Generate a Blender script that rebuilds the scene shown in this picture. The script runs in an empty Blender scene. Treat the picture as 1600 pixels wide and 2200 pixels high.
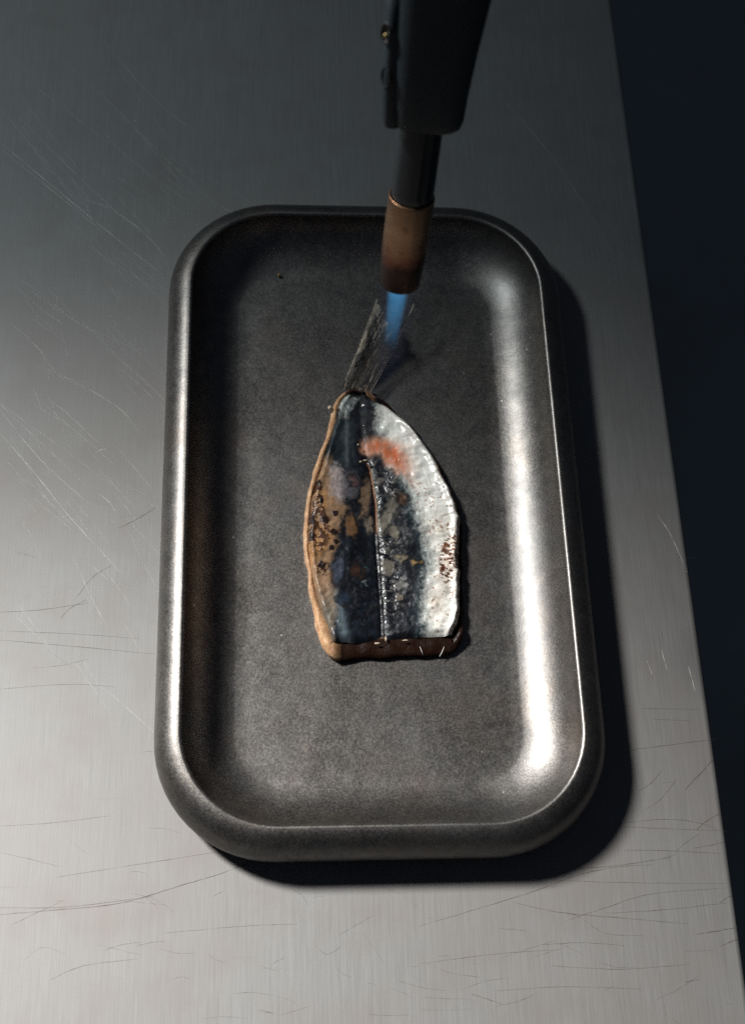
import bpy, bmesh, math, random
import numpy as np
from mathutils import Vector, Matrix

# ------------------------------------------------------------------ camera
F = 2950.0                                   # focal length in photo pixels (1600 x 2200)
Yc = np.array([-230, 6500, -F]); Yc = Yc/np.linalg.norm(Yc)
Xc = np.array([1, 0, -230/F]); Xc = Xc - Yc*Xc.dot(Yc); Xc /= np.linalg.norm(Xc)
Zc = np.cross(Xc, Yc)
M3 = np.array([Xc, Yc, Zc])
C0 = np.array([-0.03789679, -0.1812255, 0.42265559])

def unp(px, py, z):
    """world point at height z seen at photo pixel px,py (used to measure sizes)"""
    r = M3 @ np.array([px-800, 1100-py, -F])
    return C0 + r*(z-C0[2])/r[2]

scene = bpy.context.scene
COL = scene.collection
cam_d = bpy.data.cameras.new('camera')
cam = bpy.data.objects.new('camera', cam_d)
COL.objects.link(cam)
mw = Matrix.Identity(4)
for i in range(3):
    for j in range(3):
        mw[i][j] = M3[i][j]
    mw[i][3] = C0[i]
cam.matrix_world = mw
cam_d.sensor_fit = 'VERTICAL'
cam_d.sensor_height = 36
cam_d.sensor_width = 36
cam_d.lens = F/2200*36
cam_d.clip_start = 0.01
cam_d.clip_end = 30
cam_d.dof.use_dof = True
cam_d.dof.focus_distance = 0.437
cam_d.dof.aperture_fstop = 18
scene.camera = cam

# ------------------------------------------------------------------ world and lamps
w = bpy.data.worlds.new('World')
scene.world = w
w.use_nodes = True
bg = w.node_tree.nodes['Background']
bg.inputs[0].default_value = (0.56, 0.70, 0.98, 1)
bg.inputs[1].default_value = 0.031

def spot(name, loc, target, power, radius, angle, blend, color):
    d = bpy.data.lights.new(name, 'SPOT')
    d.energy = power
    d.shadow_soft_size = radius
    d.spot_size = math.radians(angle)
    d.spot_blend = blend
    d.color = color
    o = bpy.data.objects.new(name, d)
    COL.objects.link(o)
    o.location = loc
    o.rotation_euler = (Vector(target)-Vector(loc)).to_track_quat('-Z', 'Y').to_euler()
    return o

KD = Vector((-15.5, 9, 18)).normalized()
spot('key_lamp', KD*1.2, (0.06, -0.38, 0), 190, 0.095, 36, 1.0, (1.0, 0.97, 0.935))
spot('added_fill', KD*1.0, (-0.25, 0.05, 0), 11, 0.060, 75, 1.0, (0.80, 0.95, 1.0))  # unseen extra lamp, added to lift the dim upper left of the counter

scene.view_settings.view_transform = 'Standard'
scene.view_settings.look = 'None'
scene.view_settings.exposure = 0
scene.view_settings.gamma = 1
scene.cycles.use_denoising = False
scene.cycles.max_bounces = 8
scene.cycles.volume_bounces = 0
scene.cycles.volume_step_rate = 0.3
scene.cycles.sample_clamp_indirect = 1.2
scene.cycles.sample_clamp_direct = 6

# ------------------------------------------------------------------ helpers
def link(name, me, mat=None, parent=None, smooth=True):
    o = bpy.data.objects.new(name, me)
    COL.objects.link(o)
    if mat:
        me.materials.append(mat)
    if smooth:
        me.polygons.foreach_set('use_smooth', [True]*len(me.polygons))
    if parent:
        o.parent = parent
        o.matrix_parent_inverse = Matrix.Identity(4)
        o.location = -Vector(parent.location) if parent.type == 'EMPTY' and not parent.parent else (0, 0, 0)
    return o

def mesh(name, V, Fa, fix=False):
    me = bpy.data.meshes.new(name)
    me.from_pydata([tuple(float(c) for c in v) for v in V], [], [tuple(int(i) for i in f) for f in Fa])
    if fix:
        bm = bmesh.new(); bm.from_mesh(me); bmesh.ops.recalc_face_normals(bm, faces=bm.faces); bm.to_mesh(me); bm.free()
    me.update()
    return me

def thing(name, label, cat, loc=(0, 0, 0)):
    o = bpy.data.objects.new(name, None)
    COL.objects.link(o)
    o.empty_display_size = 0.01
    o.location = loc
    o['label'] = label
    o['category'] = cat
    return o

def loft(rings, closed=True, cap0=False, cap1=False):
    V = []; Fa = []
    n = len(rings[0])
    for r in rings:
        V += [tuple(p) for p in r]
    for k in range(len(rings)-1):
        for i in range(n if closed else n-1):
            j = (i+1) % n
            Fa.append((k*n+i, k*n+j, (k+1)*n+j, (k+1)*n+i))
    if cap0: Fa.append(tuple(range(n-1, -1, -1)))
    if cap1: Fa.append(tuple((len(rings)-1)*n+i for i in range(n)))
    return V, Fa

def tube(pts, rad, seg=8):
    """swept tube along pts; rad = list"""
    rings = []
    for i, p in enumerate(pts):
        p = Vector(p)
        a = Vector(pts[max(0, i-1)]); b = Vector(pts[min(len(pts)-1, i+1)])
        d = (b-a).normalized()
        u = d.cross(Vector((0, 0, 1)))
        if u.length < 1e-4: u = d.cross(Vector((1, 0, 0)))
        u.normalize(); v = d.cross(u)
        rings.append([p+(u*math.cos(2*math.pi*k/seg)+v*math.sin(2*math.pi*k/seg))*rad[i] for k in range(seg)])
    return loft(rings, True, True, True)

class NT:
    def __init__(s, name):
        s.m = bpy.data.materials.new(name); s.m.use_nodes = True
        s.t = s.m.node_tree; s.n = s.t.nodes
        s.b = s.n['Principled BSDF']
    def new(s, ty, **k):
        n = s.n.new(ty)
        for a, v in k.items():
            setattr(n, a, v)
        return n
    def l(s, a, b): s.t.links.new(a, b)
    def coord(s, scale=(1, 1, 1), rot=(0, 0, 0)):
        tc = s.new('ShaderNodeTexCoord'); mp = s.new('ShaderNodeMapping')
        mp.inputs['Scale'].default_value = scale; mp.inputs['Rotation'].default_value = rot
        s.l(tc.outputs['Object'], mp.inputs[0]); return mp.outputs[0]
    def noise(s, co, scale, detail=3, rough=.55, dist=0):
        n = s.new('ShaderNodeTexNoise'); s.l(co, n.inputs['Vector'])
        n.inputs['Scale'].default_value = scale; n.inputs['Detail'].default_value = detail
        n.inputs['Roughness'].default_value = rough; n.inputs['Distortion'].default_value = dist
        return n.outputs['Fac']
    def ramp(s, fac, stops):
        r = s.new('ShaderNodeValToRGB'); s.l(fac, r.inputs[0])
        e = r.color_ramp.elements
        while len(e) < len(stops): e.new(.5)
        for i, (p, c) in enumerate(stops):
            e[i].position = p
            e[i].color = (c, c, c, 1) if not isinstance(c, tuple) else (*c, 1)
        return r.outputs[0]
    def rng(s, fac, a, b, c, d):
        r = s.new('ShaderNodeMapRange'); s.l(fac, r.inputs[0])
        for i, v in enumerate((a, b, c, d)): r.inputs[i+1].default_value = v
        return r.outputs[0]
    def math(s, op, a, b=None):
        m = s.new('ShaderNodeMath', operation=op)
        for i, v in enumerate((a, b)):
            if v is None: continue
            if isinstance(v, (int, float)): m.inputs[i].default_value = v
            else: s.l(v, m.inputs[i])
        return m.outputs[0]
    def mix(s, fac, a, b, mode='MIX'):
        m = s.new('ShaderNodeMix', data_type='RGBA', blend_type=mode)
        for i, v in ((0, fac), (6, a), (7, b)):
            if isinstance(v, (int, float)): m.inputs[i].default_value = v
            elif isinstance(v, tuple): m.inputs[i].default_value = (*v, 1)
            else: s.l(v, m.inputs[i])
        return m.outputs[2]
    def bump(s, h, strength, dist, normal=None):
        b = s.new('ShaderNodeBump'); s.l(h, b.inputs['Height'])
        b.inputs['Strength'].default_value = strength; b.inputs['Distance'].default_value = dist
        if normal: s.l(normal, b.inputs['Normal'])
        return b.outputs[0]
    def set(s, **k):
        for a, v in k.items():
            i = s.b.inputs[a.replace('_', ' ')]
            if isinstance(v, (int, float)): i.default_value = v
            elif isinstance(v, tuple): i.default_value = (*v, 1)
            else: s.l(v, i)
        return s.m

# ------------------------------------------------------------------ materials
def m_counter():
    s = NT('brushed steel')
    co = s.coord((1, 1, 1))
    st = s.coord((2600, 70, 2600))
    st2 = s.coord((900, 24, 900), (0, 0, .02))
    f1 = s.noise(st, 1, 3, .6); f2 = s.noise(st2, 1, 2, .6)
    blot = s.noise(co, 9, 5, .6); blot2 = s.noise(co, 55, 4, .6)
    grain = s.noise(co, 2600, 2, .6)
    hor = s.noise(s.coord((40, 900, 40), (0, 0, .12)), 1, 2, .6)
    lay = s.math('ADD', s.math('MULTIPLY', f1, .45), s.math('MULTIPLY', f2, .25))
    lay = s.math('ADD', lay, s.math('MULTIPLY', grain, .3))
    c = s.ramp(lay, [(.3, (.205, .207, .205)), (.5, (.26, .258, .252)), (.72, (.31, .308, .302))])
    c = s.mix(s.rng(blot, .35, .7, 0, .45), c, (.235, .212, .192))
    c = s.mix(s.rng(blot2, .45, .7, 0, .5), c, (.235, .21, .20))
    c = s.mix(s.rng(hor, .66, .8, 0, .22), c, (.16, .13, .115))
    r = s.math('ADD', s.rng(lay, .3, .7, .58, .66), s.rng(blot, .3, .7, -.03, .03))
    n = s.bump(lay, .22, .00012)
    return s.set(Base_Color=c, Metallic=.62, Roughness=r, Normal=n)

def m_tray(k=1.0):
    s = NT('aged tray steel')
    co = s.coord()
    g = s.noise(co, 1500, 3, .7); b = s.noise(co, 28, 5, .65); b2 = s.noise(co, 210, 4, .7)
    tint = s.noise(co, 45, 3, .6)
    v = s.new('ShaderNodeTexVoronoi'); s.l(co, v.inputs['Vector']); v.inputs['Scale'].default_value = 190
    wn = s.math('GREATER_THAN', s.noise(co, 75, 2, .5), .6)
    speck = s.math('MULTIPLY', s.math('LESS_THAN', v.outputs['Distance'], .055), wn)
    sc = s.noise(s.coord((60, 1500, 60), (0, 0, 1.2)), 1, 2, .5)
    c = s.ramp(s.math('ADD', s.math('MULTIPLY', g, .55), s.math('MULTIPLY', b2, .45)),
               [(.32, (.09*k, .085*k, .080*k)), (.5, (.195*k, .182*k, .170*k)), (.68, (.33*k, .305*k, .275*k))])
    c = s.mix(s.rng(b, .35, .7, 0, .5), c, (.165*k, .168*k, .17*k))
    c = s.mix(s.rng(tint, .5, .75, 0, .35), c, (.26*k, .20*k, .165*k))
    c = s.mix(speck, c, (.85, .82, .75))
    r = s.math('ADD', s.rng(g, .3, .7, .39, .48), s.rng(b, .3, .7, -.04, .05))
    n = s.bump(g, .35, .00010)
    n = s.bump(b2, .25, .0002, n)
    n = s.bump(sc, .06, .0001, n)
    return s.set(Base_Color=c, Metallic=1.0, Roughness=r, Normal=n)

def m_simple(name, col, metal=0, rough=.5, bumpscale=900, bs=.2, var=.25, **k):
    s = NT(name)
    co = s.coord()
    g = s.noise(co, bumpscale, 3, .6); b = s.noise(co, bumpscale/12, 3, .6)
    dark = tuple(x*(1-var) for x in col)
    c = s.mix(s.rng(b, .3, .7, 0, 1), dark, col)
    return s.set(Base_Color=c, Metallic=metal, Roughness=s.rng(b, .3, .7, rough-.05, rough+.05), Normal=s.bump(g, bs, .0001), **k)

def m_nozzle():
    s = NT('heat tinted copper')
    co = s.coord()
    sep = s.new('ShaderNodeSeparateXYZ'); s.l(co, sep.inputs[0])
    b = s.noise(co, 160, 4, .7); g = s.noise(co, 1200, 3, .6)
    h = s.math('ADD', s.math('MULTIPLY', sep.outputs[2], 1/.024), s.math('MULTIPLY', s.math('SUBTRACT', b, .5), .5))
    c = s.ramp(h, [(.0, (.03, .02, .018)), (.33, (.06, .036, .03)), (.47, (.21, .085, .055)), (.58, (.34, .18, .105)), (.8, (.42, .245, .14)), (1, (.34, .20, .115))])
    spot_ = s.ramp(b, [(.56, 0.), (.66, 1.)])
    c = s.mix(s.math('MULTIPLY', spot_, .7), c, (.16, .06, .04))
    return s.set(Base_Color=c, Metallic=1.0, Roughness=.4, Normal=s.bump(g, .3, .0001))

MAT_COUNTER = m_counter()
MAT_TRAY = m_tray()
MAT_RIM = m_tray(.8)          # darker copy of the tray steel, shade of the outer lip put in
MAT_FLOOR = m_simple('dark floor', (.36, .40, .40), 0, .8, 60, .3)
MAT_PLASTIC = m_simple('black torch plastic', (.014, .021, .026), 0, .55, 1500, .25, Specular_IOR_Level=.3)
MAT_TUBE = m_simple('black enamelled tube', (.012, .013, .015), .3, .22, 800, .05)
MAT_BRASS = m_simple('brass', (.65, .48, .22), 1, .3)
MAT_HOLE = m_simple('black recess', (.006, .006, .007), 0, .6)
MAT_NOZZLE = m_nozzle()

# ------------------------------------------------------------------ floor and counter
V = [(-3, -3, -.88), (3, -3, -.88), (3, 3, -.88), (-3, 3, -.88)]
fl = link('floor', mesh('floor', V, [(0, 1, 2, 3)]), MAT_FLOOR, None, False)
fl['kind'] = 'structure'
EX = .1055
counter = thing('steel_counter', 'scratched brushed stainless steel counter with rounded edge under the tray', 'counter', (0, 0, 0))
prof = [(-.55, 0)]
R = .0022
for k in range(9):
    a = math.pi/2*k/8
    prof.append((EX-R+R*math.sin(a), -R+R*math.cos(a)))
prof += [(EX, -.045), (EX-.0015, -.046), (EX-.0015, -.002-.0)]
top_prof = [(-.55, 0), (-.2, 0), (.05, 0)] + prof[1:]
rings = [[(x, y, z) for (x, z) in top_prof] for y in np.linspace(-.5, .9, 15)]
Vv, Ff = loft(rings, closed=False)
Ff = [f[::-1] for f in Ff]
link('counter_top', mesh('counter_top', Vv, Ff), MAT_COUNTER, counter)

# scratches: hair-thin gouges in the steel, as slivers a hair above the sheet
MAT_SCR_D = m_simple('dirt filled scratch', (.12, .088, .075), .2, .6)
MAT_SCR_L = m_simple('bright scratch', (.75, .72, .66), .25, .45)
rnd = random.Random(11)
def scratch_mesh(lst, z, WK=1.25):
    V = []; Fa = []
    for pts, wd in lst:
        P = [unp(x, y, z) for x, y in pts]
        # resample with catmull
        Q = []
        for i in range(len(P)-1):
            p0 = P[max(0, i-1)]; p1 = P[i]; p2 = P[i+1]; p3 = P[min(len(P)-1, i+2)]
            for t in np.linspace(0, 1, 8, endpoint=False):
                Q.append(.5*((2*p1)+(-p0+p2)*t+(2*p0-5*p1+4*p2-p3)*t*t+(-p0+3*p1-3*p2+p3)*t**3))
        Q.append(P[-1])
        # break the line up with gaps and changing width
        n = len(Q); base = len(V); ph = rnd.random()*9
        for i, q in enumerate(Q):
            a = Q[max(0, i-1)]; b = Q[min(n-1, i+1)]
            d = b-a; L = math.hypot(d[0], d[1]) or 1
            nx, ny = -d[1]/L, d[0]/L
            ww = wd*WK*(.25+.75*math.sin(math.pi*(i+.3)/(n-.4)))*(.55+.45*math.sin(i*1.7+ph)*math.sin(i*.61+ph*2))
            ww = max(ww, .000006)
            j = rnd.uniform(-1, 1)*.00006
            V.append((q[0]+nx*(ww+j), q[1]+ny*(ww+j), z)); V.append((q[0]-nx*(ww-j), q[1]-ny*(ww-j), z))
            if i: Fa.append((base+2*i-2, base+2*i-1, base+2*i+1, base+2*i))
    return V, Fa
dark = [
 ([(0, 1965), (120, 1955), (260, 1940), (380, 1905), (470, 1878), (545, 1850)], .00011),
 ([(0, 1950), (150, 1948), (330, 1925)], .00006),
 ([(120, 1885), (340, 1850), (470, 1830)], .00005),
 ([(0, 1315), (90, 1310), (190, 1295)], .00007),
 ([(0, 1375), (120, 1385), (330, 1405)], .00007),
 ([(0, 1355), (160, 1362), (300, 1372)], .00005),
 ([(255, 1135), (300, 1112), (335, 1090)], .00009),
 ([(130, 1330), (150, 1308), (185, 1288)], .00006),
 ([(540, 1868), (560, 1872), (580, 1868)], .00012), ([(505, 1862), (535, 1858)], .0001), ([(540, 1880), (570, 1884)], .0001),
 ([(900, 1990), (1050, 1945), (1160, 1910), (1240, 1880), (1330, 1862), (1400, 1858)], .00009),
 ([(1160, 1868), (1300, 1862), (1420, 1845), (1450, 1835)], .00008),
 ([(1320, 1770), (1430, 1760), (1500, 1768), (1545, 1785)], .00008),
 ([(1325, 1775), (1420, 1780), (1560, 1785)], .00007),
 ([(1470, 1698), (1505, 1660), (1530, 1632)], .00013),
 ([(1360, 1610), (1440, 1600), (1535, 1588)], .00009),
 ([(1378, 1522), (1500, 1524)], .00006), ([(1400, 1545), (1480, 1548)], .00005),
 ([(1495, 1783), (1515, 1765), (1545, 1748)], .00014),
 ([(1340, 1826), (1440, 1828), (1556, 1834)], .00009),
 ([(1490, 1822), (1530, 1815), (1555, 1808)], .00010),
 ([(1450, 1830), (1475, 1808), (1500, 1792)], .00006),
 ([(1180, 1890), (1290, 1895), (1400, 1897), (1560, 1898)], .00006),
 ([(1100, 1938), (1200, 1960), (1330, 1972), (1480, 1985)], .00009),
 ([(1215, 1978), (1300, 1950), (1400, 1920), (1560, 1908)], .00007),
 ([(1300, 1962), (1420, 1955), (1560, 1940)], .00007),
 ([(1545, 1940), (1570, 1922)], .00009), ([(1495, 2007), (1540, 2000), (1582, 1992)], .00014),
 ([(1548, 2032), (1572, 2022), (1583, 2016)], .00014), ([(1160, 2030), (1250, 2025), (1340, 2032)], .00006),
 ([(905, 2070), (1060, 2050), (1200, 2040)], .00005), ([(1180, 2075), (1330, 2082), (1480, 2072)], .00006),
 ([(1200, 1960), (1240, 1968), (1300, 2005), (1380, 2010)], .00005),
 ([(1010, 2135), (1045, 2146), (1080, 2158)], .00010), ([(1470, 2110), (1500, 2105)], .0001),
 ([(1060, 2130), (1200, 2120), (1380, 2125)], .00005), ([(1370, 1700), (1400, 1680), (1420, 1655)], .00009),
 ([(1385, 1740), (1420, 1715), (1455, 1670)], .00005), ([(1110, 1830), (1180, 1840), (1230, 1830)], .00004),
 ([(555, 2170), (590, 2178)], .00010), ([(660, 2010), (700, 2050), (735, 2030)], .00004),
 ([(110, 2105), (180, 2075), (300, 2060)], .00005), ([(240, 1215), (200, 1240), (160, 1290)], .00005),
 ([(620, 1905), (650, 1925), (660, 1945)], .00005), ([(350, 2005), (520, 1990), (640, 1985)], .00004),
 ([(0, 1480), (150, 1470), (250, 1476)], .00004), ([(0, 1775), (110, 1768), (240, 1752)], .00004),
]
for i in range(75):
    x = rnd.uniform(0, 1560); y = rnd.choice([rnd.uniform(1870, 2190), rnd.uniform(1100, 1850)])
    if 330 < x < 1360 and y < 1900: continue
    L = rnd.uniform(15, 130); a = rnd.gauss(0, .35)
    if x + L > 1530: L = 20
    b = a+rnd.gauss(0, .25)
    dark.append(([(x, y), (x+L*.5*math.cos(a), y+L*.5*math.sin(a)), (x+L*.5*(math.cos(a)+math.cos(b)), y+L*.5*(math.sin(a)+math.sin(b)))], rnd.uniform(.000018, .00004)))
sc = link('scratches', mesh('scratches', *scratch_mesh(dark, .00004)), MAT_SCR_D, counter, False)
sc['kind'] = 'stuff'
light = [
 ([(0, 305), (60, 355), (150, 430), (260, 520), (350, 590)], .00009),
 ([(0, 318), (120, 415), (230, 505)], .00006),
 ([(150, 420), (240, 450), (330, 520), (370, 590)], .00007),
 ([(40, 250), (170, 380), (300, 500)], .00004), ([(200, 60), (330, 210), (480, 330)], .00003),
 ([(0, 930), (70, 1010), (150, 1110), (260, 1230)], .00005), ([(0, 880), (90, 990), (190, 1080)], .00004),
 ([(100, 790), (180, 830), (260, 880), (300, 930)], .00005), ([(60, 620), (180, 700), (320, 760)], .00004),
 ([(1410, 1105), (1440, 1150), (1475, 1230)], .00008), ([(1420, 1395), (1432, 1440)], .00008), ([(1478, 1432), (1492, 1484)], .0001),
 ([(1390, 1420), (1400, 1450)], .00006), ([(1040, 170), (1180, 330), (1290, 500)], .00003), ([(380, 360), (470, 440), (560, 480)], .00003),
 ([(205, 972), (220, 966), (228, 968)], .00008), ([(288, 258), (293, 262)], .00014), ([(20, 690), (80, 745), (120, 800)], .00004),
 ([(210, 1060), (235, 1078), (250, 1100)], .00005), ([(150, 1180), (200, 1290), (230, 1345)], .00004),
]
for i in range(34):
    x = rnd.uniform(-60, 380); y = rnd.uniform(60, 900); L = rnd.uniform(150, 420); a = rnd.gauss(.70, .10)
    if y > 380: L = min(L, max(40, (365-x)/math.cos(a)))
    light.append(([(x+L*t*math.cos(a), y+L*t*math.sin(a)+rnd.uniform(-5, 5)) for t in (0, .33, .66, 1)], rnd.uniform(.000012, .00003)))
for i in range(110):
    x = rnd.uniform(0, 420); y = rnd.uniform(250, 1500)
    if x > 300 and y > 500: continue
    L = rnd.uniform(20, 120); a = rnd.gauss(.85, .3)
    light.append(([(x, y), (x+L*.8*math.cos(a), y+L*.8*math.sin(a)), (x+L*1.6*math.cos(a), y+L*1.6*math.sin(a)+rnd.uniform(-4, 4))], rnd.uniform(.000012, .000026)))
sc = link('scratches', mesh('scratches', *scratch_mesh(light, .00006, 1.6)), MAT_SCR_L, counter, False)
sc['kind'] = 'stuff'

# ------------------------------------------------------------------ tray
TX0, TX1, TY0, TY1, TH = -.0635, .0595, -.0983, .1210, .018
RC = .0300
def rrect(off, z, n=14, m=20):
    """rounded rectangle at inset off (positive = inward) from the inner rim line"""
    x0, x1, y0, y1 = TX0+off, TX1-off, TY0+off, TY1-off
    r = max(RC-off*.9, .004)
    P = []
    cs = [(x1-r, y1-r, 0), (x0+r, y1-r, 90), (x0+r, y0+r, 180), (x1-r, y0+r, 270)]
    for q, (cx, cy, a0) in enumerate(cs):
        for k in range(n+1):
            a = math.radians(a0+90*k/n)
            P.append((cx+r*math.cos(a), cy+r*math.sin(a), z))
        nx = cs[(q+1) % 4]
        a = math.radians(a0+90)
        A = np.array([cx+r*math.cos(a), cy+r*math.sin(a), z]); B = np.array([nx[0]+r*math.cos(a), nx[1]+r*math.sin(a), z])
        for k in range(1, m):
            P.append(tuple(A+(B-A)*k/m))
    return P
tray = thing('metal_tray', 'deep oblong aged metal tray with rounded corners and rolled rim, on the counter', 'tray', (0, 0, 0))
FZ = .0016       # inside floor height
# inside: from rim edge down the wall, through the cove, to the floor
pr = []
pr += [(-.0004, TH), (-.0001, TH-.00003), (.0002, TH-.00015), (.00045, TH-.00035)]
fr = .0158
wall_in = .0004
zc = FZ+fr
x_c = .0006
Hh = TH-.0006-FZ
for k in range(0, 25):
    u = 1-k/24            # 1 at the rim, 0 where the cove meets the floor
    u2 = math.sin(u*math.pi/2)
    pr.append((x_c+fr*(1-u2), FZ+Hh*(.17*u2+.83*(1-math.sqrt(max(0, 1-u2*u2))))))
pr.append((x_c+fr+.004, FZ)); pr.append((x_c+fr+.012, FZ-.00005)); pr.append((x_c+fr+.022, FZ-.0001))
rings = [rrect(o, z) for o, z in pr]
Vv, Ff = loft(rings, True, False, True)
link('basin', mesh('basin', Vv, [f[::-1] for f in Ff]), MAT_TRAY, tray)
# rolled outer rim and skirt
po = [(-.0004, TH)]
for k in range(1, 17):
    a = math.pi/2*k/16
    po.append((-.0004-.0079*math.sin(a)**1.2, TH-.0098*(1-math.cos(a))))
po += [(-.0081, .0066), (-.0076, .0044), (-.0068, .0022), (-.0058, .0006), (-.0050, .0001), (-.004, .0006)]
rings = [rrect(o, z) for o, z in po]
Vv, Ff = loft(rings, True)
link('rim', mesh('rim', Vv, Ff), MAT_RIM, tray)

# ------------------------------------------------------------------ noise for modelling
class VN:
    def __init__(s, seed):
        s.g = np.random.RandomState(seed).rand(256, 256)
    def __call__(s, x, y):
        x = np.asarray(x, float); y = np.asarray(y, float)
        xi = np.floor(x).astype(int); yi = np.floor(y).astype(int)
        fx = x-xi; fy = y-yi; fx = fx*fx*(3-2*fx); fy = fy*fy*(3-2*fy)
        g = s.g; a = g[xi % 256, yi % 256]; b = g[(xi+1) % 256, yi % 256]; c = g[xi % 256, (yi+1) % 256]; d = g[(xi+1) % 256, (yi+1) % 256]
        return (a*(1-fx)+b*fx)*(1-fy)+(c*(1-fx)+d*fx)*fy
    def fbm(s, x, y, o=4):
        r = 0; t = 0
        for k in range(o):
            c_, s_ = math.cos(.6+1.9*k), math.sin(.6+1.9*k)
            r = r+s((x*c_-y*s_)*2**k+17*k+300, (x*s_+y*c_)*2**k+31*k+300)*.5**k; t += .5**k
        return r/t
vn = VN(5); vn2 = VN(9); vn3 = VN(23)
def sst(e0, e1, x):
    t = np.clip((x-e0)/(e1-e0), 0, 1); return t*t*(3-2*t)
def ipl(y, pts, col=0):
    ys = [p[1] for p in pts]; xs = [p[0] for p in pts]
    return np.interp(y, ys, xs)

# ------------------------------------------------------------------ sardine
# outlines were measured on the fish in fine units q (3.549 per photo pixel)
def Q(zx, zy, z): return unp(600+zx/3.549, 820+zy/3.549, z)
fish = thing('sardine_fillet', 'butterflied sardine fillet, silver and charred skin side up, in the middle of the tray', 'fish', (0, 0, 0))
SL = [(560, 50), (510, 80), (462, 130), (440, 250), (405, 380), (365, 500), (325, 640), (278, 780), (248, 900), (228, 1040), (216, 1150), (222, 1300), (240, 1420), (268, 1560), (298, 1680), (340, 1790), (375, 1870), (400, 1990)]
SR = [(668, 50), (688, 90), (715, 122), (775, 138), (822, 165), (865, 205), (925, 262), (1000, 340), (1060, 410), (1120, 490), (1175, 570), (1222, 660), (1262, 760), (1315, 860), (1352, 950), (1380, 1050), (1385, 1150), (1372, 1300), (1378, 1450), (1382, 1600), (1385, 1750), (1375, 1870), (1335, 1950)]
NU, NV = 250, 420
def smooth(a, k=9):
    p = np.concatenate([np.full(k, a[0]), a, np.full(k, a[-1])]); ker = np.ones(2*k+1)/(2*k+1)
    return np.convolve(p, ker, 'valid')
vv = np.linspace(0, 1, NV)
ysp = 50+(1990-50)*vv
xl = smooth(ipl(ysp, SL), 6); xr = smooth(ipl(ysp, SR), 6)
xl = xl+(vn(ysp/70, ysp*0)-.5)*9; xr = xr+(vn2(ysp/60, ysp*0)-.5)*12
uu = np.linspace(0, 1, NU)
U, Vg = np.meshgrid(uu, vv)
X = xl[:, None]+(xr-xl)[:, None]*U
ybot = 1978-40*sst(.25, .75, U)+(vn(U*16, U*0+3)-.5)*14 - 26*sst(.93, 1, U)
Yq = 50+(ybot-50)*Vg
# ridge (backbone line)
RID = [(615, 50), (625, 300), (640, 500), (690, 640), (735, 850), (745, 1100), (765, 1400), (785, 1700), (800, 1990)]
xrid = ipl(Yq, RID)
DR = [(740, 50), (742, 150), (748, 350), (800, 450), (890, 650), (975, 800), (1020, 950), (1065, 1080), (1105, 1200), (1125, 1350), (1108, 1500), (1095, 1700), (1105, 1990)]
xdr = ipl(Yq, DR)+(vn.fbm(X/60, Yq/60)-.5)*50
N1 = vn.fbm(X/14, Yq/14, 4); N2 = vn2.fbm(X/40, Yq/40, 4); N3 = vn3.fbm(X/120, Yq/120, 3); NF = vn3.fbm(X/6, Yq/6, 2)
HA = .5*vn2.fbm(X/16+vn(X/60, Yq/60)*3, Yq/60, 2)+.5*vn.fbm(X/22, Yq/26, 4)     # fine streaks along the body
col = np.zeros(X.shape+(3,)); H = np.zeros(X.shape); rough = np.full(X.shape, .36); met = np.zeros(X.shape)
def lay(mask, c, noise=None, amt=.3):
    global col
    m = np.clip(mask, 0, 1)[..., None]
    c = np.array(c)[None, None, :]*(1 if noise is None else (1-amt+2*amt*noise)[..., None])
    col = col*(1-m)+c*m
lay(np.ones(X.shape), (.005, .006, .009), N2, .6)
# char: bluish sheen and tiny pale flecks
lay(sst(.52, .75, N2)*.5, (.010, .016, .026))
fl_ = sst(.66, .8, N1)*sst(.45, .6, N3)
lay(fl_*.35, (.06, .062, .066))
# silver right flank
sr = sst(-45, 95, X-xdr+(N1-.5)*70+(HA-.5)*40)
lay(sst(-95, -10, X-xdr)*sst(250, 900, Yq)*.6, (.03, .055, .065), HA, .5)
lay(sr, (.92, .91, .84), .45*HA+.2*N2+.35*N3, .38)
lay(sst(95, -20, X-xdr)*sr*.6, (.16, .24, .24), HA, .6)
lay(sr*sst(.50, .72, N3)*.45, (.60, .52, .47))
lay(sr*sst(.60, .72, NF)*.35, (.28, .26, .25))
met += sr*.10
# brown pricked char on right flank
tick = vn3.fbm((X*.9+Yq*.35)/22, (Yq-X*.45)/12, 2)
cl = np.exp(-(((X-1300-(1330-Yq)*.12)/75)**2+((Yq-1350)/190)**2)**1.3)
cl2 = np.exp(-(((X-1215)/70)**2+((Yq-1110)/110)**2))*.75+np.exp(-(((X-1200)/60)**2+((Yq-1680)/80)**2))*.8
ck = sst(.49, .57, tick)*np.clip(sst(.12, .5, cl)+.35*sst(.3, .8, cl2), 0, 1)
lay(cl*.45*sr, (.55, .33, .18)); lay(cl2*.35*sr, (.75, .58, .38), N2, .3)
lay(ck*sr, (.09, .028, .012)); H += ck*.00012; met *= 1-ck*.9
sp = sst(.70, .76, vn2.fbm(X/20, Yq/16, 2))*sr*sst(700, 800, Yq)*.8
lay(sp, (.25, .10, .05)); met *= 1-sp
# right margin: brown thin line
er = 1-(xr[:, None]-X)/45
lay(sst(.3, .9, er+(N1-.5)*1.1)*.85*sst(200, 400, Yq), (.17, .075, .045), N2, .5); met *= 1-sst(.3, .9, er)
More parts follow.
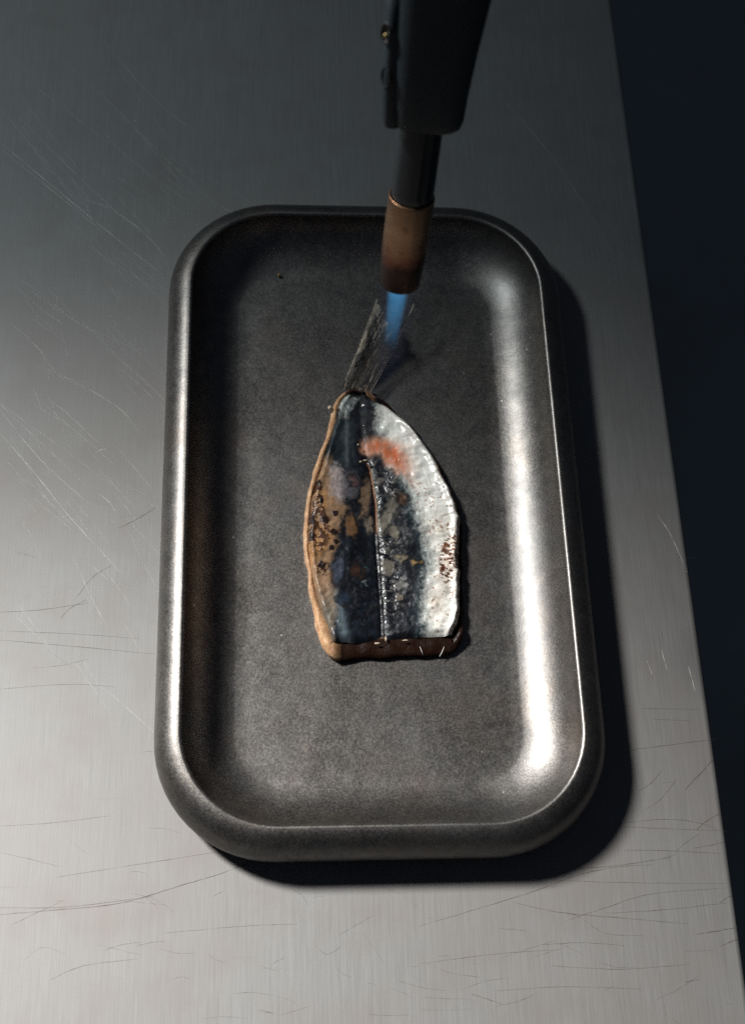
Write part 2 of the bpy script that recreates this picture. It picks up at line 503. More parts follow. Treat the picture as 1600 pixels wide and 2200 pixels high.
# seared orange patch under the flame, its hot glow painted in as colour
def seg_d(ax_, ay_, bx_, by_):
    t_ = np.clip(((X-ax_)*(bx_-ax_)+(Yq-ay_)*(by_-ay_))/((bx_-ax_)**2+(by_-ay_)**2), 0, 1)
    return X-ax_-t_*(bx_-ax_), Yq-ay_-t_*(by_-ay_)
path = [(645, 505), (720, 480), (800, 490), (870, 580), (930, 650), (995, 740), (1050, 850)]
amp_ = [.55, .75, .95, 1.0, .62, .35, .12]
orr = np.zeros(X.shape)
for (p0, p1, a0, a1) in zip(path[:-1], path[1:], amp_[:-1], amp_[1:]):
    for t_ in np.linspace(0, 1, 9):
        cx_, cy_ = p0[0]+(p1[0]-p0[0])*t_, p0[1]+(p1[1]-p0[1])*t_
        w_ = 38+26*t_*(a0 > .9)
        side = ((X-cx_)-(Yq-cy_)*.6) > 0
        orr = np.maximum(orr, (a0+(a1-a0)*t_)*np.exp(-(np.hypot(X-cx_, Yq-cy_)/np.where(side, w_*1.9, w_))**2))
orr = orr*(.45+.6*HA+.5*N2)
lay(sst(.05, .6, orr)*.6, (.80, .40, .26), HA, .3)
lay(sst(.30, 1.05, orr)*.88, (.52, .105, .022), .5*N2+.5*HA, .5); met *= 1-np.clip(orr, 0, 1)
ore = sst(.1, 1.0, er+(N1-.5)*.5)*np.exp(-((Yq-690)/150)**2)
lay(ore, (.62, .14, .035))  # flame-lit orange glow along the right edge, painted into the skin
# left flank: top silver scrap, slate, silvery pink, amber tan
LT = X-xl[:, None]
a = sst(-14, 14, X-462+(N1-.5)*30)*sst(18, -18, X-(612-(Yq-80)*.52)+(N2-.5)*60)*sst(62, 95, Yq)*sst(300, 250, Yq+(N1-.5)*40)*(.35+.65*sst(.35, .6, HA))
lay(a, (.42, .45, .43), N1, .9); met += a*.4
a = sst(150, 20, X-490-(N2-.5)*60)*sst(240, 330, Yq)*sst(720, 600, Yq)
lay(a*.9, (.018, .027, .033), HA, .5)
a = np.exp(-((X-515)/16)**2)*sst(250, 330, Yq)*sst(680, 560, Yq)
lay(a*.5, (.13, .16, .17), N1, .5)
a = sst(1.15, .6, np.hypot((X-410)/105, (Yq-790)/190)+(N1-.5)*.5)
lay(a, (.38, .32, .31), HA, .5); met += a*.3
a = sst(1.2, .8, np.hypot((X-545)/75, (Yq-780)/110)+(N1-.5)*.6)
lay(a*.7, (.09, .085, .095), N1, .9)
xla = np.interp(Yq, [850, 950, 1100, 1250, 1330, 1450, 1600, 1750, 1900], [400, 500, 445, 430, 400, 385, 420, 430, 400])
a = sst(45, -35, X-xla+(N2-.5)*90+(N1-.5)*50)*sst(640, 760, Yq+(LT<70)*120)
lay(a, (.27, .165, .095), .5*N2+.5*N1, .75); lay(a*sst(.55, .7, N3)*.6, (.42, .21, .08), N1, .5); met *= 1-a*.8
a2 = a*sst(1480, 1800, Yq)
lay(a2*.8, (.085, .095, .085), HA, .5)
bl = vn2.fbm(X/34, Yq/26, 2); bl2 = vn.fbm(X/18, Yq/13, 2)
am = np.exp(-(((X-300)/90)**2+((Yq-1130)/170)**2)**1.2)+.9*np.exp(-(((X-290)/38)**2+((Yq-860)/130)**2))+.8*np.exp(-(((X-330)/60)**2+((Yq-1430)/60)**2))
k = np.clip(sst(.50, .60, bl)*sst(.25, .6, am)+sst(.56, .62, bl2)*sst(.2, .5, am), 0, 1)*sst(60, 0, X-xla)
lay(k*.93, (.05, .020, .012), N1, .6); H += k*.00015
for cx, cy, rx, ry in ((345, 1055, 34, 34), (425, 1000, 30, 24), (410, 1145, 36, 28), (430, 1218, 22, 20), (400, 1265, 26, 26), (320, 1400, 34, 30), (250, 1060, 26, 50), (245, 1190, 28, 40), (300, 770, 20, 26), (320, 910, 16, 30)):
    d = np.hypot((X-cx)/rx, (Yq-cy)/ry)+(N1-.5)*.7
    lay(sst(1.1, .7, d), (.018, .010, .009)); H += sst(1.1, .5, d)*.00025
lay(np.exp(-((X-470-(Yq-1800)*.18)/38)**2)*sst(1480, 1700, Yq)*.75, (.10, .135, .155), HA, .9)
# blisters in the char
BL = [(555, 1090, 62, 88, .0, (.22, .115, .055), .0007), (935, 880, 72, 44, 0, (.15, .085, .05), .0005),
      (662, 880, 48, 190, -.16, (.26, .17, .11), .0004), (690, 1080, 48, 70, 0, (.25, .20, .15), .0005),
      (825, 1020, 62, 165, -.42, (.25, .225, .18), .0006), (880, 1130, 60, 55, 0, (.27, .24, .19), .0005),
      (455, 1440, 62, 118, -.1, (.07, .085, .125), .0006), (590, 1445, 55, 62, 0, (.06, .028, .018), .0004),
      (495, 1650, 52, 62, 0, (.03, .045, .075), .0005), (830, 1405, 62, 62, 0, (.24, .215, .17), .0006),
      (940, 1335, 62, 30, 0, (.27, .22, .14), .0004), (1040, 1372, 42, 26, 0, (.35, .22, .08), .0004),
      (930, 1540, 64, 34, 0, (.22, .21, .19), .0004), (775, 745, 52, 32, .3, (.22, .20, .18), .0004),
      (915, 1215, 40, 20, 0, (.16, .16, .16), .0003), (560, 745, 42, 40, 0, (.16, .09, .09), .0003),
      (655, 1525, 18, 16, 0, (.12, .15, .15), .0002), (660, 1400, 16, 12, 0, (.05, .14, .13), .0002), (920, 1630, 34, 24, .5, (.18, .15, .11), .0003)]
for cx, cy, rx, ry, rot, c, h in BL:
    dx = X-cx+(vn(X/31+5, Yq/31)-.5)*46; dy = Yq-cy+(vn2(X/29, Yq/29+7)-.5)*46; ca, sa = math.cos(rot), math.sin(rot)
    d = np.hypot((dx*ca-dy*sa)/rx, (dx*sa+dy*ca)/ry)+(N2-.5)*.45+(N1-.5)*.12
    m = sst(1.18, .62, d)
    lay(sst(1.4, 1.05, d)*.8, (.006, .006, .008))
    c = tuple(v*.62 for v in c)
    lay(m*(.35+.55*sst(1.0, .4, d)), c, .6*N1+.4*NF, .75)
    H += .12*h*np.sqrt(np.clip(1-np.clip(d, 0, 1)**2, 0, 1))
    met *= 1-m
# central red-brown slit with pale bone edge
s1 = np.abs(X-np.interp(Yq, [560, 640, 900, 1140], [640, 690, 735, 745]))
g_ = sst(560, 640, Yq)*sst(1160, 1100, Yq)
lay(np.clip(1-s1/13, 0, 1)*g_*.85, (.22, .07, .03)); lay(np.clip(1-np.abs(s1-10)/5, 0, 1)*g_*(X > xrid)*.7, (.45, .33, .2))
H -= np.clip(1-s1/16, 0, 1)*g_*.0006
s2 = np.abs(X-xrid)
lay(np.clip(1-s2/5, 0, 1)*sst(1150, 1250, Yq)*sst(.4, .6, N2)*.7, (.16, .13, .11)); H += (np.clip(1-s2/12, 0, 1)*.0002*N2-np.clip(1-np.abs(X-xrid+18)/14, 0, 1)*.00025)*sst(900, 1150, Yq)
# wrinkled, wet char right of the ridge; wiggly highlights painted pale
wr = vn3.fbm(X/40+N3*3, Yq/20+N3*3, 2)
wm = np.exp(-((X-xrid-75)/75)**2)*sst(1100, 1200, Yq)*sst(1830, 1700, Yq)
wm2 = np.exp(-(((X-850)/110)**2+((Yq-780)/130)**2))
WM = np.clip(wm+wm2, 0, 1)
H += WM*(np.abs(wr-.5)*2)*.00025
lay(WM*sst(.58, .75, wr)*.6, (.13, .12, .11)); rough = np.where(WM > .3, .3, rough)
# ribs on the lower bands
H += .00006*np.sin(Yq/11+N2*5)*(1-sr)
H += ((N2-.5)*.00026+(N1-.5)*.00009+(NF-.5)*.00003)*(1-.72*sr)*(.55+.45*(X < 500))+(N3-.5)*.0010+((HA-.5)*.00010+(vn.fbm(X/80, Yq/45, 2)-.5)*.0010)*sr
rough += (N1-.5)*.25+.05*(1-sr)+.25*sst(520, 300, Yq)*(1-sr)
rough = np.clip(rough-.06*sr, .16, .7)
# overall form: two low halves, edges rolled under
eu = np.minimum(U, 1-U)*(xr-xl)[:, None]/60
ev = np.clip((1-Vg)*30, 0, 1)
form = np.sqrt(np.clip(1-(1-np.clip(eu, 0, 1))**2, 0, 1))
lf = 2.6+2.3*(1-np.exp(-(np.abs(X-xrid)/230)**1.6))-.3*np.exp(-((X-xrid)/26)**2)+.12*np.exp(-((X-xrid-45)/30)**2)
e0 = 3.1-.9*sst(.4, .6, U)
Zs = FZ+.001*(e0+(lf-e0)*form)*(1-.42*(1-ev)**2)
Zs = Zs-.0012*sst(300, 60, Yq)
Zs = Zs+.0009*np.exp(-((xr[:, None]-X-38)/26)**2)*sst(200, 400, Yq)*(.5+N3)+.0006*np.exp(-((X-xl[:, None]-30)/22)**2)*N3*2
Zs = Zs+H*np.clip(eu*1.5, 0, 1)*np.clip((1-Vg)*40, 0, 1)
def Qg(X, Y, Z):
    px = 600+X/3.549; py = 820+Y/3.549
    R_ = np.einsum('ij,j...->i...', M3, np.array([px-800, 1100-py, np.full(px.shape, -F)]))
    t = (Z-C0[2])/R_[2]
    return C0[0]+R_[0]*t, C0[1]+R_[1]*t, Z
# plan position from the mean height, true height on top
px_, py_, _ = Qg(X, Yq, np.full(X.shape, FZ+.0045))
V = np.stack([px_, py_, Zs], -1).reshape(-1, 3)
idx = np.arange(NU*NV).reshape(NV, NU)
Fq = np.stack([idx[1:, :-1], idx[1:, 1:], idx[:-1, 1:], idx[:-1, :-1]], -1).reshape(-1, 4)
me = bpy.data.meshes.new('skin'); me.from_pydata(V.tolist(), [], Fq.tolist()); me.update()
ca = me.color_attributes.new('tone', 'FLOAT_COLOR', 'POINT')
ca.data.foreach_set('color', np.concatenate([np.clip(col, 0, 1), np.ones(X.shape+(1,))], -1).reshape(-1).astype(np.float32))
for nm, ar in (('gloss', rough), ('metal', np.clip(met, 0, .7))):
    at = me.attributes.new(nm, 'FLOAT', 'POINT'); at.data.foreach_set('value', ar.reshape(-1).astype(np.float32))
s = NT('sardine skin')
def attr(s, n):
    a = s.new('ShaderNodeAttribute'); a.attribute_name = n; return a
A = attr(s, 'tone'); G = attr(s, 'gloss'); Mt = attr(s, 'metal')
co = s.coord()
n = s.bump(s.noise(co, 2200, 3, .6), .08, .0001)
n = s.bump(s.noise(s.coord((1800, 300, 1000)), 1, 2, .6), .25, .0001, n)
MAT_SKIN = s.set(Base_Color=A.outputs['Color'], Roughness=G.outputs['Fac'], Metallic=Mt.outputs['Fac'], Normal=n,
                 Coat_Weight=.12, Coat_Roughness=.12, Specular_IOR_Level=.3)
sk = link('skin', me, MAT_SKIN, fish)

# flesh: the slab under the skin, showing as a bead on the left and a cut face in front
BY = unp(760, 1395, .003)[1]
s = NT('cooked fish flesh')
co = s.coord(); b = s.noise(co, 420, 5, .75); g = s.noise(co, 1300, 3, .6)
sep = s.new('ShaderNodeSeparateXYZ'); s.l(co, sep.inputs[0])
c = s.ramp(b, [(.3, (.34, .18, .095)), (.5, (.54, .31, .165)), (.7, (.74, .53, .34))])
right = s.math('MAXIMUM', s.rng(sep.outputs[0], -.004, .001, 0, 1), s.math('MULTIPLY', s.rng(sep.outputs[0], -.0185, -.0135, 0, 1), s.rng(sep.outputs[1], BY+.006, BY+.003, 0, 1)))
c = s.mix(s.math('MULTIPLY', right, .985), c, s.mix(b, (.004, .0012, .001), (.012, .003, .002)))  # dark right margin; front cut face has its shade painted in
MAT_FLESH = s.set(Base_Color=c, Roughness=s.rng(b, .3, .7, .22, .45), Normal=s.bump(b, .4, .0006, s.bump(g, .4, .0003)),
                  Subsurface_Weight=.08, Subsurface_Scale=.002, Coat_Weight=.05, Coat_Roughness=.2, Specular_IOR_Level=.12)
OL = [(520, 55), (470, 85), (440, 115), (405, 170), (393, 230), (372, 330), (340, 430), (300, 540), (258, 660), (222, 780), (200, 900), (183, 1020), (174, 1150), (178, 1280), (198, 1420), (218, 1560), (238, 1700), (262, 1820), (288, 1930), (325, 2030), (372, 2085), (430, 2118)]
OB = [(520, 2118), (620, 2092), (720, 2085), (800, 2095), (900, 2080), (1000, 2078), (1100, 2075), (1200, 2072), (1290, 2062), (1350, 2035), (1392, 1985)]
ORt = [(1405, 1900), (1406, 1750), (1402, 1600), (1397, 1450), (1392, 1300), (1402, 1150), (1397, 1050), (1372, 950), (1332, 860), (1278, 760), (1236, 660), (1186, 570), (1128, 490), (1066, 410), (1006, 335), (928, 255), (856, 180), (815, 142), (775, 128), (722, 118), (692, 85), (675, 50), (620, 40)]
def resample(P, n):
    P = np.array(P, float); P = np.vstack([P, P[:1]])
    d = np.r_[0, np.cumsum(np.hypot(*np.diff(P, axis=0).T))]
    t = np.linspace(0, d[-1], n, endpoint=False)
    return np.stack([np.interp(t, d, P[:, 0]), np.interp(t, d, P[:, 1])], 1)
def smc(P, k):
    for _ in range(k): P = (np.roll(P, 1, 0)+2*P+np.roll(P, -1, 0))/4
    return P
NO = 300
OL = [(x+9, y) if y < 1900 else (x+4, y-6) for x, y in OL]
Oc = smc(resample(OL+OB+ORt, NO), 2)
cen = np.array([760., 1150.])
# inner line = skin outline pulled slightly inwards, matched by angle-nearest point
skin_loop = np.array([(xl[i]+16, ysp[i]) for i in range(0, NV-8, 5)]+[(xl[-1]+(xr[-1]-xl[-1])*t, 1960-40*t) for t in np.linspace(.02, .98, 60)]+[(xr[i]-16, ysp[i]) for i in range(NV-10, 0, -5)])
def nearest(p): 
    d = ((skin_loop-p)**2).sum(1); return skin_loop[d.argmin()]
Ic = smc(np.array([nearest(p) for p in Oc]), 4)
rings = []
prof_f = [(0.10, FZ+.00005), (0.0, FZ+.0006), (-.02, FZ+.0016), (0.0, FZ+.0027), (.15, FZ+.0036), (.35, FZ+.0040), (.6, FZ+.0036), (1.0, FZ+.0022), (1.4, FZ+.0010)]
for t, z in prof_f:
    P = Oc+(Ic-Oc)*t
    ring = []
    for i, (x, y) in enumerate(P):
        q = Q(x, y, FZ+.003)
        # thin, low flesh along the right margin
        lo = 1-.42*sst(700, 900, x)*sst(1950, 1800, y)-.42*sst(1920, 2030, y)*sst(400, 520, x)
        jz = 1+(vn.fbm(i/5, z*1500, 3)-.5)*.5
        jx = (vn2.fbm(i/4., z*900, 3)-.5)*.0009
        jx += (vn3.fbm(i/9., 2.2, 3)-.5)*.0012*(1-abs(t-.0))
        ring.append((q[0]+jx, q[1]+jx*.7, FZ+(z-FZ)*lo*jz*(.72+.28*sst(0, 500, y))))
    rings.append(ring)
Vv, Ff = loft(rings, True, True, False)
fo = link('flesh', mesh('flesh', Vv, Ff), MAT_FLESH, fish)
# little ragged flakes on the edges
def blob(name, cx, cy, z, r, mat, parent, stretch=(1, 1, 1), seed=0):
    bm = bmesh.new(); bmesh.ops.create_icosphere(bm, subdivisions=2, radius=1)
    rr = random.Random(seed)
    p = Q(cx, cy, z)
    for v in bm.verts:
        k_ = 1+rr.uniform(-.22, .22)
        v.co = Vector((v.co.x*stretch[0]*k_, v.co.y*stretch[1]*k_, v.co.z*stretch[2]*k_))*r + Vector(p)
    m_ = bpy.data.meshes.new(name); bm.to_mesh(m_); bm.free()
    return link(name, m_, mat, parent)
MAT_FAT = m_simple('pale cooked shred', (.62, .50, .36), 0, .3, 1500, .4, .4)
for i, (cx, cy, r, st) in enumerate([(385, 200, .0009, (.8, 1, .8)), (545, 48, .0011, (1.2, .7, .8)), (665, 38, .0009, (1.3, .6, .8)), (620, 60, .0007, (1, .8, .7)), (745, 1995, .0006, (1.5, .6, .5)), (812, 1960, .0005, (.7, 1.8, .5)), (960, 1972, .0005, (2.0, .5, .4)), (620, 610, .0005, (1, .8, .5)), (655, 600, .0005, (1.6, .6, .6)), (600, 480, .0004, (.8, 1, .6))]):
    blob('flake', cx, cy, FZ+(.0036 if cy > 100 else .003)+(.0014 if 300 < cy < 1900 else 0), r, MAT_FAT, fish, st, i)
# pin bones on the cut face
MAT_BONE = m_simple('wet white bone', (.85, .85, .80), 0, .2)
for P in ([(1255, 2020), (1240, 2060), (1222, 2095)], [(1070, 2020), (1085, 2055), (1095, 2085)]):
    pts = [Q(x, y, FZ+.0035-.0008*i) for i, (x, y) in enumerate(P)]
    Vv, Ff = tube(pts, [.00005, .00012, .00016], 6)
    link('pin_bone', mesh('pin_bone', Vv, Ff), MAT_BONE, fish)

# tail fin: forked, thin, see-through, lifted off the tray
def T2(zx, zy, z): return unp(680+zx/5.333, 600+zy/5.333, z)
s = NT('fin membrane')
co = s.coord(); b = s.noise(co, 500, 3, .6)
tr = s.new('ShaderNodeBsdfTransparent'); tr.inputs[0].default_value = (.9, .85, .8, 1)
mx = s.new('ShaderNodeMixShader'); out = s.n['Material Output']
at = attr(s, 'dens')
s.l(at.outputs['Fac'], mx.inputs[0]); s.l(tr.outputs[0], mx.inputs[1]); s.l(s.b.outputs[0], mx.inputs[2]); s.l(mx.outputs[0], out.inputs[0])
MAT_FIN = s.set(Base_Color=attr(s, 'tone').outputs['Color'], Roughness=.42, Normal=s.bump(b, 1, .0006), Specular_IOR_Level=.22)
nr, nl = 110, 70
# each ray r in 0..1 : base point -> tip point, fork in the middle
def fin_pt(r, t):
    bx = 285+(625-285)*r; by = 1262+40*r
    mx_ = 440+(860-440)*r; my_ = 830+40*r
    if r < .5:
        k = r/.5; tx = 700+(880-700)*k**1.0; ty = 195+(610-195)*k**.75
    else:
        k = (1-r)/.5; tx = 1130-(1130-880)*k; ty = 235+(610-235)*k**.6
    c1 = 2*mx_-.5*(bx+tx) ; c2 = 2*my_-.5*(by+ty)
    c1 = .5*(c1+(bx+tx)/2); c2 = .5*(c2+(by+ty)/2)
    x = (1-t)**2*bx+2*t*(1-t)*c1+t*t*tx; y = (1-t)**2*by+2*t*(1-t)*c2+t*t*ty
    z = FZ+.0042+.0085*t**1.2+.0012*math.sin(r*math.pi)*t
    return x, y, z
V = []; C = []; D = []
for i in range(nr):
    r = i/(nr-1)
    for j in range(nl):
        t = j/(nl-1)
        x, y, z = fin_pt(r, t*(.93+.10*float(vn.fbm(r*24, .5, 3))))
        x += 10*math.sin(t*3.1)*(1-r); z += .0010*math.sin(r*5+t*3)*t
        V.append(T2(x, y, z))
        st = float(vn.fbm(r*11, t*2.2, 3)); st2 = float(vn2.fbm(r*16+t*2, t*5, 3))
        edge = max(0, 1-r/.07)+max(0, 1-(1-r)/.10)
        darkb = math.exp(-((r-.20)/.15)**2)*(1 if t > .3 else .5)
        base = max(0, 1-t/.45)
        pale = (max(0, 1-abs(r-.03)/.06)+max(0, 1-abs(r-.9)/.07)+.8*max(0, 1-abs(r-.78)/.03))*(.35+.65*float(vn3.fbm(r*9, t*14, 2) > .47))+(1.2 if t > .9 and (r < .12 or r > .86) else 0)  # streak and tip highlights, painted into the fin colour
        pale = min(1, pale)
        dens = .14+.80*darkb+.36*pale+.35*base*st*1.3+.7*(st-.5)+.3*edge
        if st2 > .66: dens += .25
        c = np.array([.30, .27, .22])*pale*.38+np.array([.022, .018, .016])*(1-darkb*.7)+np.array([.30, .25, .18])*(min(1, edge)*.6+(.6 if st2 > .66 else 0)*(1-darkb*.5))
        if r > .5: c = c+np.array([.03, .025, .03])
        C.append((*np.clip(c, 0, 1), 1)); D.append(float(np.clip(dens, .05, .93)))
Ff = [(i*nl+j, i*nl+j+1, (i+1)*nl+j+1, (i+1)*nl+j) for i in range(nr-1) for j in range(nl-1)]
me = mesh('tail_fin', V, Ff)
ca = me.color_attributes.new('tone', 'FLOAT_COLOR', 'POINT'); ca.data.foreach_set('color', np.array(C, np.float32).reshape(-1))
a_ = me.attributes.new('dens', 'FLOAT', 'POINT'); a_.data.foreach_set('value', np.array(D, np.float32))
tail = link('tail_fin', me, MAT_FIN, fish)
MAT_RAY = m_simple('fin ray', (.05, .042, .034), 0, .3, 1500, .3, .5)
Vv = []; Ff = []
rr = random.Random(4)
for i in range(10):
    r = min(1, max(0, (i+rr.uniform(0, .7))/9.3)) if 0 < i < 9 else (0 if i == 0 else 1)
    t0 = rr.uniform(0, .5); t1 = t0+rr.uniform(.2, .5)
    if i in (0, 9): t0, t1 = 0, 1
    pts = []
    for t in np.linspace(t0, t1, 9):
        x, y, z = fin_pt(min(1, r), t); pts.append(T2(x, y, z+.0001))
    w0 = .00011 if i in (0, 9) else rr.uniform(.00002, .00005)
    v_, f_ = tube(pts, [w0*(1-.5*k/8) for k in range(9)], 5)
    b0 = len(Vv); Vv += v_; Ff += [tuple(q+b0 for q in f) for f in f_]
ry = link('fin_rays', mesh('fin_rays', Vv, Ff), MAT_RAY, tail)
ry.location = (0, 0, 0)
ry['kind'] = 'stuff'

# ------------------------------------------------------------------ blowtorch
def unit(v): return v/np.linalg.norm(v)
TIPZ = .120
P_tip = unp(858, 603, TIPZ)
best = None
for z_ in np.linspace(TIPZ+.02, TIPZ+.11, 400):
    d_ = unp(906, 276, z_)-P_tip
    e_ = abs(d_[1]/d_[2]-math.tan(math.radians(16)))
    if best is None or e_ < best[0]: best = (e_, z_)
P_up = unp(906, 276, best[1])
AX = unit(P_up-P_tip)
def ax(h): return P_tip+AX*h
e1 = unit(np.cross(AX, [0, 1, 0])); e1 = -e1 if e1[0] < 0 else e1
e2 = np.cross(AX, e1)
if e2[1] > 0: e2 = -e2          # e1 -> right, e2 -> towards the camera
def circ(h, r, n=64, sx=1, sy=1, ox=0, oy=0, p=2.0):
    out = []
    for k in range(n):
        a = 2*math.pi*k/n
        c_, s_ = math.cos(a), math.sin(a)
        cx = math.copysign(abs(c_)**(2/p), c_); sy_ = math.copysign(abs(s_)**(2/p), s_)
        out.append(tuple(ax(h)+e1*(r*sx*cx+ox)+e2*(r*sy*sy_+oy)))
    return out
torch = thing('gas_blowtorch', 'black handheld gas blowtorch with copper nozzle, held nose down over the fish tail', 'blowtorch', tuple(P_tip))
def proj(p):
    c = M3.T @ (np.array(p)-C0)
    return 800+F*c[0]/-c[2], 1100-F*c[1]/-c[2], -c[2]
def h_at(py):
    lo, hi = -.09, .4
    for _ in range(50):
        m_ = (lo+hi)/2
        if proj(ax(m_))[1] > py: lo = m_
        else: hi = m_
    return lo
def wpx(h, px): return px*proj(ax(h))[2]/F
RN = wpx(0, 47.5)
def place(o): o.location = -Vector(P_tip); return o
# nozzle sleeve (hollow mouth) - local frame aligned so the heat tint runs along Z
def part(name, rings, mat, parent=torch, cap0=False, cap1=False, flip=False):
    Vv, Ff = loft(rings, True, cap0, cap1)
    if flip: Ff = [f[::-1] for f in Ff]
    if parent is torch: Vv = [tuple(np.array(v)-P_tip) for v in Vv]
    o = link(name, mesh(name, Vv, Ff, True), mat, parent); o.location = (0, 0, 0)
    o.parent = parent
    return o
HS = h_at(420)
H2 = h_at(262)
RB = wpx(H2, 45.5)
rk = RB/RN
part('nozzle', [circ(.020, RN*.80), circ(.0006, RN*.84), circ(0, RN*.90), circ(0, RN*.965), circ(.0005, RN), circ(HS*.3, RN), circ(HS*.7, RN), circ(HS-.0006, RN), circ(HS, RN*.985), circ(HS+.0001, RN*.95), circ(HS-.001, RN*.925)], MAT_NOZZLE, cap0=True)
part('barrel', [circ(HS-.004, RN*.92), circ(HS+.002, RN*.92), circ(H2, RB), circ(H2+.02, RB)], MAT_TUBE, cap0=True, cap1=True)
# thin seam rib along the barrel
def rib(x, y, h0, h1, r, name, mat):
    pts = [ax(h)+e1*x+e2*y for h in np.linspace(h0, h1, 8)]
    Vv, Ff = tube(pts, [r]*8, 6)
    Vv = [tuple(np.array(v)-P_tip) for v in Vv]
    o = link(name, mesh(name, Vv, Ff, True), mat, torch); o.location = (0, 0, 0); return o
rib(RB*.22, RB*.975, HS+.006, H2+.004, .00016, 'seam', MAT_TUBE)
# body
def bsec(h, xl_, xr_, dy, p=3.2, n=72):
    return circ(h, 1, n, (xr_-xl_)/2, dy, (xr_+xl_)/2, 0, p)
HB = h_at(262)
def bpx(py, x0, x1, dy, p=3.4):
    """body section whose outline meets photo columns x0..x1 around row py"""
    h = h_at(py); cx = proj(ax(h))[0]
    return bsec(h, wpx(h, x0-cx), wpx(h, x1-cx), wpx(h, dy), p)
bs = [bpx(262, 862, 962, 40), bpx(260, 850, 980, 50), bpx(253, 845, 990, 56), bpx(238, 842, 996, 60), bpx(180, 840, 1006, 70), bpx(90, 842, 1026, 76),
      bpx(0, 846, 1048, 84), bpx(-120, 850, 1078, 95), bpx(-300, 850, 1110, 110)]
part('body', bs, MAT_PLASTIC, cap0=True, cap1=True)
# raised grip strip on the left side with two air holes
def spx(py, x0, x1, dy):
    h = h_at(py); cx = proj(ax(h))[0]
    return circ(h, 1, 40, wpx(h, (x1-x0)/2), wpx(h, dy), wpx(h, (x0+x1)/2-cx), .001, 3)
gp = [spx(266, 832, 852, 14), spx(260, 822, 856, 26), spx(245, 818, 858, 30), spx(160, 818, 860, 34), spx(60, 826, 862, 38), spx(-60, 828, 866, 42)]
part('side_strip', gp, MAT_PLASTIC, cap0=True, cap1=True)
def disc_hole(py, r1, r2):
    # a short recessed cup, open to the left and to the camera
    h = h_at(py)
    d = unit(-e1*.80+e2*.60)
    cx = proj(ax(h))[0]
    c0 = ax(h)+e1*wpx(h, 838-cx)+e2*.0030
    a2 = unit(np.cross(d, AX))
    rings = []
    for off, k_ in ((.0006, 1.0), (.0018, 1.06), (.0020, .94), (.0012, .78), (.0008, .02)):
        rings.append([tuple(c0+d*off+AX*r1*k_*math.cos(2*math.pi*k/28)+a2*r2*k_*math.sin(2*math.pi*k/28)) for k in range(28)])
    part('air_hole', rings, MAT_HOLE)
    return c0, d
for py in (150, 58):
    c0, d = disc_hole(py, .0025, .0015)
    if py < 100:
        rings = [[tuple(c0+d*z-AX*.0004+AX*r*math.cos(a)+unit(np.cross(d, AX))*r*math.sin(a)) for a in np.linspace(0, 2*math.pi, 16, endpoint=False)] for z, r in ((.0008, .0005), (.0019, .0005), (.0021, .0003))]
        part('screw', rings, MAT_BRASS, cap0=True, cap1=True)

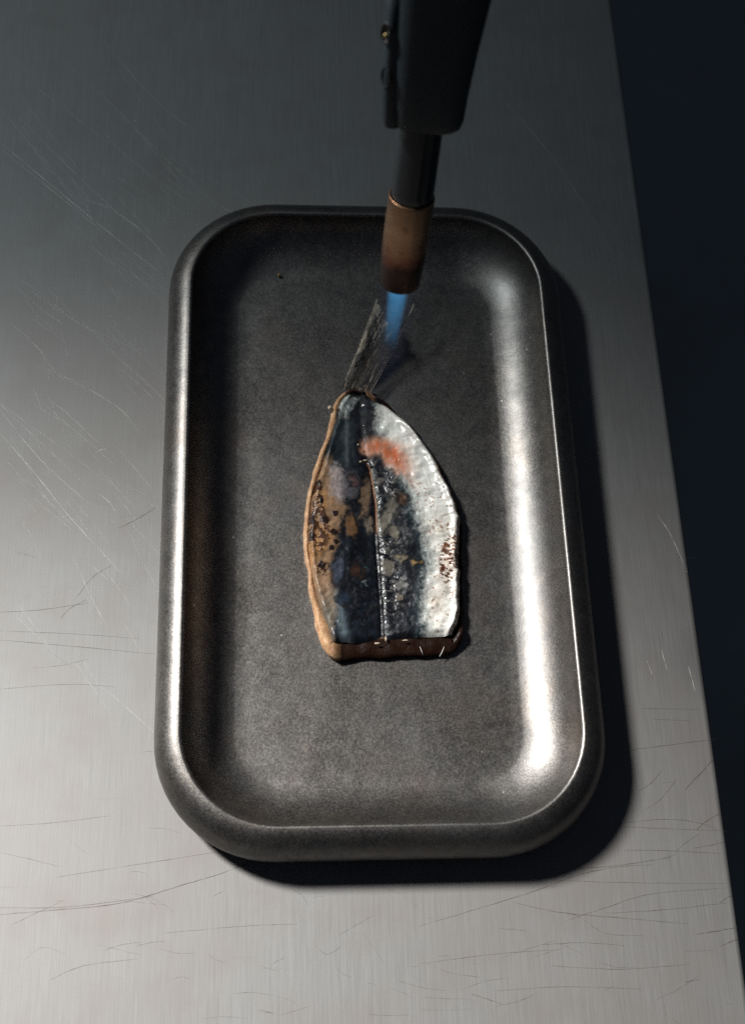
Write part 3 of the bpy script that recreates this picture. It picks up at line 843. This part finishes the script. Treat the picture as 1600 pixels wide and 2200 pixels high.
# flame: glowing gas, a real volume under the nozzle
def flame_mat(name, color, strength, rlen, rad0, rad1, sharp):
    m = bpy.data.materials.new(name); m.use_nodes = True
    t = m.node_tree; n = t.nodes; n.clear()
    out = n.new('ShaderNodeOutputMaterial'); em = n.new('ShaderNodeEmission')
    em.inputs[0].default_value = (*color, 1)
    tc = n.new('ShaderNodeTexCoord'); sp_ = n.new('ShaderNodeSeparateXYZ'); t.links.new(tc.outputs['Object'], sp_.inputs[0])
    def mt(op, a, b=None, clamp=False):
        q = n.new('ShaderNodeMath'); q.operation = op; q.use_clamp = clamp
        for i, v in enumerate((a, b)):
            if v is None: continue
            if isinstance(v, (int, float)): q.inputs[i].default_value = v
            else: t.links.new(v, q.inputs[i])
        return q.outputs[0]
    x, y, z = sp_.outputs
    u = mt('DIVIDE', mt('MULTIPLY', z, -1), rlen, True)        # 0 at the mouth, 1 at the end
    r = mt('SQRT', mt('ADD', mt('MULTIPLY', x, x), mt('MULTIPLY', y, y)))
    rad = mt('ADD', rad0, mt('MULTIPLY', u, rad1-rad0))
    q = mt('SUBTRACT', 1, mt('DIVIDE', r, rad), True)
    q = mt('MULTIPLY', q, sharp, True)
    fall = mt('POWER', mt('SUBTRACT', 1, u, True), .85)
    nz = n.new('ShaderNodeTexNoise'); t.links.new(tc.outputs['Object'], nz.inputs['Vector']); nz.inputs['Scale'].default_value = 260
    k = mt('MULTIPLY', mt('MULTIPLY', q, fall), mt('ADD', .6, mt('MULTIPLY', nz.outputs['Fac'], .8)))
    t.links.new(mt('MULTIPLY', k, strength), em.inputs[1])
    t.links.new(em.outputs[0], out.inputs['Volume'])
    return m
FZm = Matrix([[e1[0], -e2[0], AX[0]], [e1[1], -e2[1], AX[1]], [e1[2], -e2[2], AX[2]]])
def flame(name, L, r0, r1, mat):
    rings = []
    for h, r in ((-.0, r0), (-L*.3, r0+(r1-r0)*.3), (-L*.6, r0+(r1-r0)*.6), (-L, r1)):
        rings.append([(r*math.cos(2*math.pi*k/32), r*math.sin(2*math.pi*k/32), h) for k in range(32)])
    Vv, Ff = loft(rings, True, True, True)
    o = link(name, mesh(name, Vv, Ff, True), mat, torch)
    o.location = Vector(AX*.002)
    o.rotation_euler = FZm.to_euler()
    return o
FL = -h_at(758)
flame('flame', FL, .0034, .0021, flame_mat('blue flame core', (.06, .32, .64), 92, FL, .0034, .0021, 3.0))
FO = -h_at(900)
flame('outer_flame', FO, .0060, .0060, flame_mat('faint outer flame', (.03, .15, .50), 2.6, FO, .0060, .0060, 1.5))

# ------------------------------------------------------------------ crumb on the tray
bm = bmesh.new(); bmesh.ops.create_icosphere(bm, subdivisions=2, radius=.0006)
for v in bm.verts: v.co *= 1+rr.uniform(-.3, .3)
me = bpy.data.meshes.new('crumb'); bm.to_mesh(me); bm.free()
cr = link('crumb', me, m_simple('toasted crumb', (.35, .18, .06), 0, .5), None)
p = unp(600, 590, FZ+.0012); cr.location = (p[0], p[1], FZ+.0010)
cr['label'] = 'tiny orange crumb at the far left inside of the tray'; cr['category'] = 'crumb'
